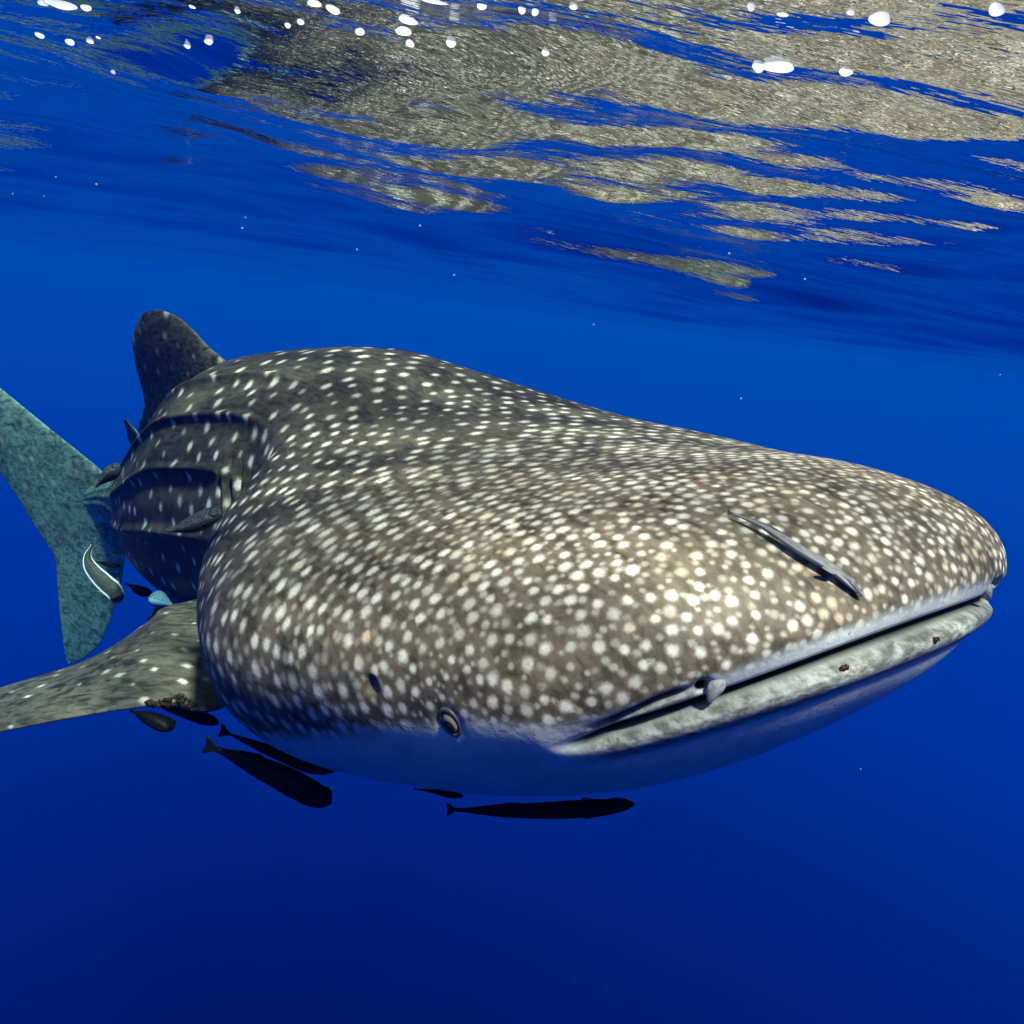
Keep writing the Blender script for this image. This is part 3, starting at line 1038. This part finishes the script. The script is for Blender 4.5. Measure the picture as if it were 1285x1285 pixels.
# white edged one in front of the tail fin
z = 2.9
remora([pix(150, 757, z), pix(143, 742, z), pix(128, 728, z), pix(114, 712, z), pix(110, 698, z), pix(116, 684, z)], nrm([.52, .07, -.85]), .034, .012, REM_EDGE,
       'curved dark remora with bright white edges in front of the lower tail fin', 'remoras riding the shark', fin_k=1.2)
z = 2.95
remora([pix(152, 711, z), pix(142, 709, z), pix(130, 707, z), pix(118, 704, z)], nrm([0, 1, -.3]), .012, .010, REM_SHADED,
       'thin black remora passing behind the white edged remora', 'remoras riding the shark', fins=False)
z = 2.75
remora([pix(190, 745, z), pix(180, 742, z), pix(170, 738, z), pix(160, 733, z)], nrm([0, 1, -.2]), .022, .020, REM_SHADED,
       'small black remora under the belly between pectoral fin and tail fin', 'remoras riding the shark', fins=False)
z = 2.35
remora([pix(189, 747, z), pix(197, 750, z), pix(206, 754, z), pix(216, 759, z)], nrm([0, 1, -.4]), .030, .026, REM_BLUE_LIT,
       'pale remora coloured by blue water light tucked behind the upper root of the pectoral fin', 'remoras riding the shark', fins=False)
# below the pectoral fin
z = 1.50
remora([pix(219, 914, z), pix(208, 909, z), pix(193, 903, z), pix(178, 897, z), pix(168, 893, z)], nrm([.1, .9, -.3]), .017, .017, REM_SHADED,
       'short black remora hanging just below the pectoral fin', 'remoras riding the shark')
z = 1.62
remora([pix(275, 908, z), pix(255, 901, z), pix(232, 893, z), pix(212, 888, z), pix(198, 885, z)], nrm([.1, .9, -.3]), .016, .014, REM_SHADED,
       'slender black remora under the root of the pectoral fin', 'remoras riding the shark', fins=False)
# under the belly
z = 1.22
remora([pix(416, 1008, z), pix(392, 995, z), pix(350, 973, z), pix(305, 953, z), pix(272, 940, z)], nrm([.2, .9, -.2]), .022, .023, REM_SHADED,
       'stout black remora swimming below the shark belly with forked tail', 'remoras riding the shark', fin_k=1.1)
z = 1.27
remora([pix(421, 968, z), pix(390, 962, z), pix(350, 946, z), pix(315, 932, z), pix(288, 921, z)], nrm([.1, .9, -.3]), .014, .010, REM_SHADED,
       'slender black remora pressed against the belly above the stout one', 'remoras riding the shark', fins=False)
z = 0.93
remora([pix(797, 1009, z), pix(750, 1013, z), pix(690, 1016, z), pix(620, 1017, z), pix(572, 1016, z)], nrm([0, .95, -.2]), .012, .0115, REM_SHADED,
       'long black remora swimming level below the shark throat', 'remoras riding the shark', fin_k=0.55)
z = 0.96
remora([pix(582, 999, z), pix(565, 997, z), pix(545, 993, z), pix(522, 990, z)], nrm([0, .95, -.2]), .006, .0035, REM_SHADED,
       'thin black sliver of a remora flat against the shark throat', 'remoras riding the shark', fins=False, fin_k=.5)


# ------------------------------------------------------------------ parasites: parts of the shark
def lumps(name, pts, rads, mat, parent):
    V, F_ = [], []
    n, m = 6, 8
    for p, r in zip(pts, rads):
        b = len(V)
        j1 = RNG.normal(0, .18, (n, m))
        for i in range(n):
            a = math.pi * (i + .02) / (n - 1 + .04)
            for j in range(m):
                g = 2 * math.pi * j / m
                V.append(np.asarray(p) + r * (1 + j1[i, j]) * np.array([math.sin(a) * math.cos(g), math.sin(a) * math.sin(g), math.cos(a)]))
        F_ += (grid_faces(n, m, wrap=True) + b).tolist()
    return mesh_obj(name, c2w(np.array(V)), F_, mat, parent)


PARA = flat_mat('parasite_brown', (0.018, 0.010, 0.006), 0.7, 0.2, 90, (0.05, 0.028, 0.014))
pect = [o for o in SHARK.children if o.name == 'pectoral_fin'][0]
pp, rr_ = [], []
for k in range(95):
    x = 183 + 62 * RNG.random()
    y = np.interp(x, [180, 205, 230, 247], [882, 878, 872, 886]) + RNG.random() * np.interp(x, [180, 230, 247], [3, 14, 2])
    pp.append(pix(x, y, 1.515 - 0.006 * RNG.random()))
    rr_.append(RNG.uniform(.0025, .0060))
lumps('parasite_cluster', pp, rr_, PARA, pect)
for x, y, r in ((1055, 833, .0032), (1178, 797, .0028)):
    p = hit(x, y)
    lumps('parasite', [p, p + np.array([.003, .001, 0]), p + np.array([-.002, -.001, -.001])], [r, r * .8, r * .7], PARA, SHARK)


# ------------------------------------------------------------------ bubbles and specks
def foam_mat(name):
    m, t, out = new_mat(name)
    n = NT(t)
    tl = n.n('BsdfTranslucent')
    tl.inputs['Color'].default_value = (.95, .96, .97, 1)
    df = n.n('BsdfDiffuse')
    df.inputs['Color'].default_value = (.92, .94, .95, 1)
    mx = n.n('MixShader')
    mx.inputs[0].default_value = 0.25
    n.link(tl.outputs[0], mx.inputs[1])
    n.link(df.outputs[0], mx.inputs[2])
    tp = n.n('BsdfTransparent')
    m2 = n.n('MixShader')
    m2.inputs[0].default_value = 0.42
    n.link(mx.outputs[0], m2.inputs[1])
    n.link(tp.outputs[0], m2.inputs[2])
    n.link(m2.outputs[0], out.inputs['Surface'])
    return m


FOAM = foam_mat('white_froth')


def to_surface(x, y):
    d = d2w(np.array([(x - HALF) / FPX, -(y - HALF) / FPX, 1.0]))
    t = 0.1 * 60 ** np.linspace(0, 1, 500)
    p = CAM[None] + d[None] * t[:, None]
    g = p[:, 2] - wave_h(p[:, 0], p[:, 1], np.maximum(.002, .0143 * np.hypot(p[:, 0], p[:, 1])))
    k = np.where(g > 0)[0]
    return float(t[k[0]]) if len(k) else 6.0


def blob(name, ctr, a, b, c, mat, label, group, cat, top=0.0):
    """small irregular bubble; half sizes along camera right, up, depth"""
    n, m = 12, 16
    ph = RNG.uniform(0, 6.28, 3)
    V = []
    for i in range(n):
        al = math.pi * (top + (1 - top) * (i + .01) / (n - 1 + .02))
        for j in range(m):
            g = 2 * math.pi * j / m
            k = 1 + .07 * math.sin(2 * g + ph[0]) + .05 * math.sin(3 * g + ph[1]) * math.sin(al)
            V.append(ctr + k * (AX_R * a * math.cos(g) * math.sin(al) + AX_U * b * math.cos(al) + AX_F * c * math.sin(g) * math.sin(al)))
    o = mesh_obj(name, V, grid_faces(n, m, wrap=True), mat)
    return tag(o, label, cat, group)


big = [(1105, 22, 15, 9), (1252, 10, 11, 9), (978, 83, 19, 8), (952, 84, 8, 6), (1062, 90, 8, 5.5), (507, 38, 11, 6), (512, 25, 12, 5), (452, 39, 6, 5),
       (515, 54, 5.5, 5), (566, 54, 6, 5), (685, 66, 5, 4), (943, 8, 6, 5), (78, 5, 20, 6), (108, 9, 7, 5), (54, 3, 6, 4), (88, 52, 6, 4), (50, 44, 5, 3.5),
       (395, 4, 10, 4), (421, 12, 11, 6), (378, 27, 5, 4), (362, 32, 5, 3.5), (655, 12, 5, 5), (672, 13, 5, 6), (720, 8, 5, 4), (605, 7, 6, 5), (262, 52, 5, 4),
       (143, 90, 4, 3), (235, 58, 4, 2.5), (124, 47, 4, 2), (113, 52, 4, 2.5), (545, 1, 20, 3), (984, 17, 8, 4), (1068, 15, 5, 4), (242, 8, 5, 2.5), (298, 14, 4, 2.5)]
LBL = {0: 'large white bubble alone among the brown reflections on the water surface',
       2: 'long white bubble over the brown reflection beside two smaller bubbles',
       12: 'long white patch of froth in the corner of blue surface water'}
for k, (x, y, a, b) in enumerate(big):
    # a low cap of froth lying against the surface: wide when seen from straight below, thin in height
    dr = d2w(np.array([(x - HALF) / FPX, -(y - HALF) / FPX, 1.0]))
    t = to_surface(x, y) * 0.997
    ctr = CAM + dr * t
    s_ = t / FPX
    e = math.asin(dr[2] / np.linalg.norm(dr))
    n_, m_ = 9, 20
    ph = RNG.uniform(0, 6.28, 3)
    fwd = nrm([dr[0], dr[1], 0])
    rgt = nrm(np.cross(fwd, [0, 0, 1.0]))
    cdep = b * s_ * 0.85 / math.sin(e)
    V = []
    for i in range(n_):
        al = math.pi / 2 * (0.02 + 0.98 * i / (n_ - 1))
        for j in range(m_):
            g = 2 * math.pi * j / m_
            kk = 1 + .10 * math.sin(2 * g + ph[0]) + .07 * math.sin(3 * g + ph[1])
            V.append(ctr + kk * math.sin(al) * (rgt * a * s_ * math.cos(g) + fwd * cdep * math.sin(g)) - np.array([0, 0, 1.0]) * b * s_ * .55 * math.cos(al))
    o = mesh_obj('bubble', V, grid_faces(n_, m_, wrap=True).tolist() + [list(range(m_))], FOAM)
    tag(o, LBL.get(k, 'small white bubble touching the underside of the water surface'), 'bubble', None if k in LBL else 'bubbles under the water surface')
spk = [(915, 318), (1010, 350), (70, 222), (121, 231), (16, 243), (55, 246), (308, 273), (304, 286), (527, 283), (448, 313), (570, 345),
       (745, 407), (1255, 470), (930, 500), (1080, 965), (715, 1085)]
for x, y in spk:
    z = RNG.uniform(.75, 1.2) if y > 240 else .9
    tt_ = to_surface(x, y)
    z = min(z, tt_ * .9)
    r = RNG.uniform(.8, 1.7) * z / FPX * (0.75 if y > 500 else 1.0)
    blob('floating_speck', c2w(pix(x, y, z)), r, r * .7, r * .8, FOAM, 'tiny pale speck drifting in the open blue water', 'specks drifting in the water', 'speck')

# ------------------------------------------------------------------ the water itself as haze
def build_haze():
    a, zt, zb = 33.0, 0.5, -18.0
    V = [(-a, -a, zb), (a, -a, zb), (a, a, zb), (-a, a, zb), (-a, -a, zt), (a, -a, zt), (a, a, zt), (-a, a, zt)]
    F_ = [(3, 2, 1, 0), (4, 5, 6, 7), (0, 1, 5, 4), (1, 2, 6, 5), (2, 3, 7, 6), (3, 0, 4, 7)]
    m, t, out = new_mat('sea_water_haze')
    n = NT(t)
    v = n.n('VolumePrincipled')
    v.inputs['Color'].default_value = (0.0, 0.010, 0.065, 1)
    v.inputs['Density'].default_value = 0.12
    v.inputs['Absorption Color'].default_value = (0.0, 0.80, 0.96, 1)
    v.inputs['Anisotropy'].default_value = 0.3
    n.link(v.outputs[0], out.inputs['Volume'])
    o = mesh_obj('haze', np.array(V, float), F_, m, smooth=False)
    tag(o, kind='stuff')
    o['label'] = 'clear blue sea water fading distant things to teal'
    return o


build_haze()
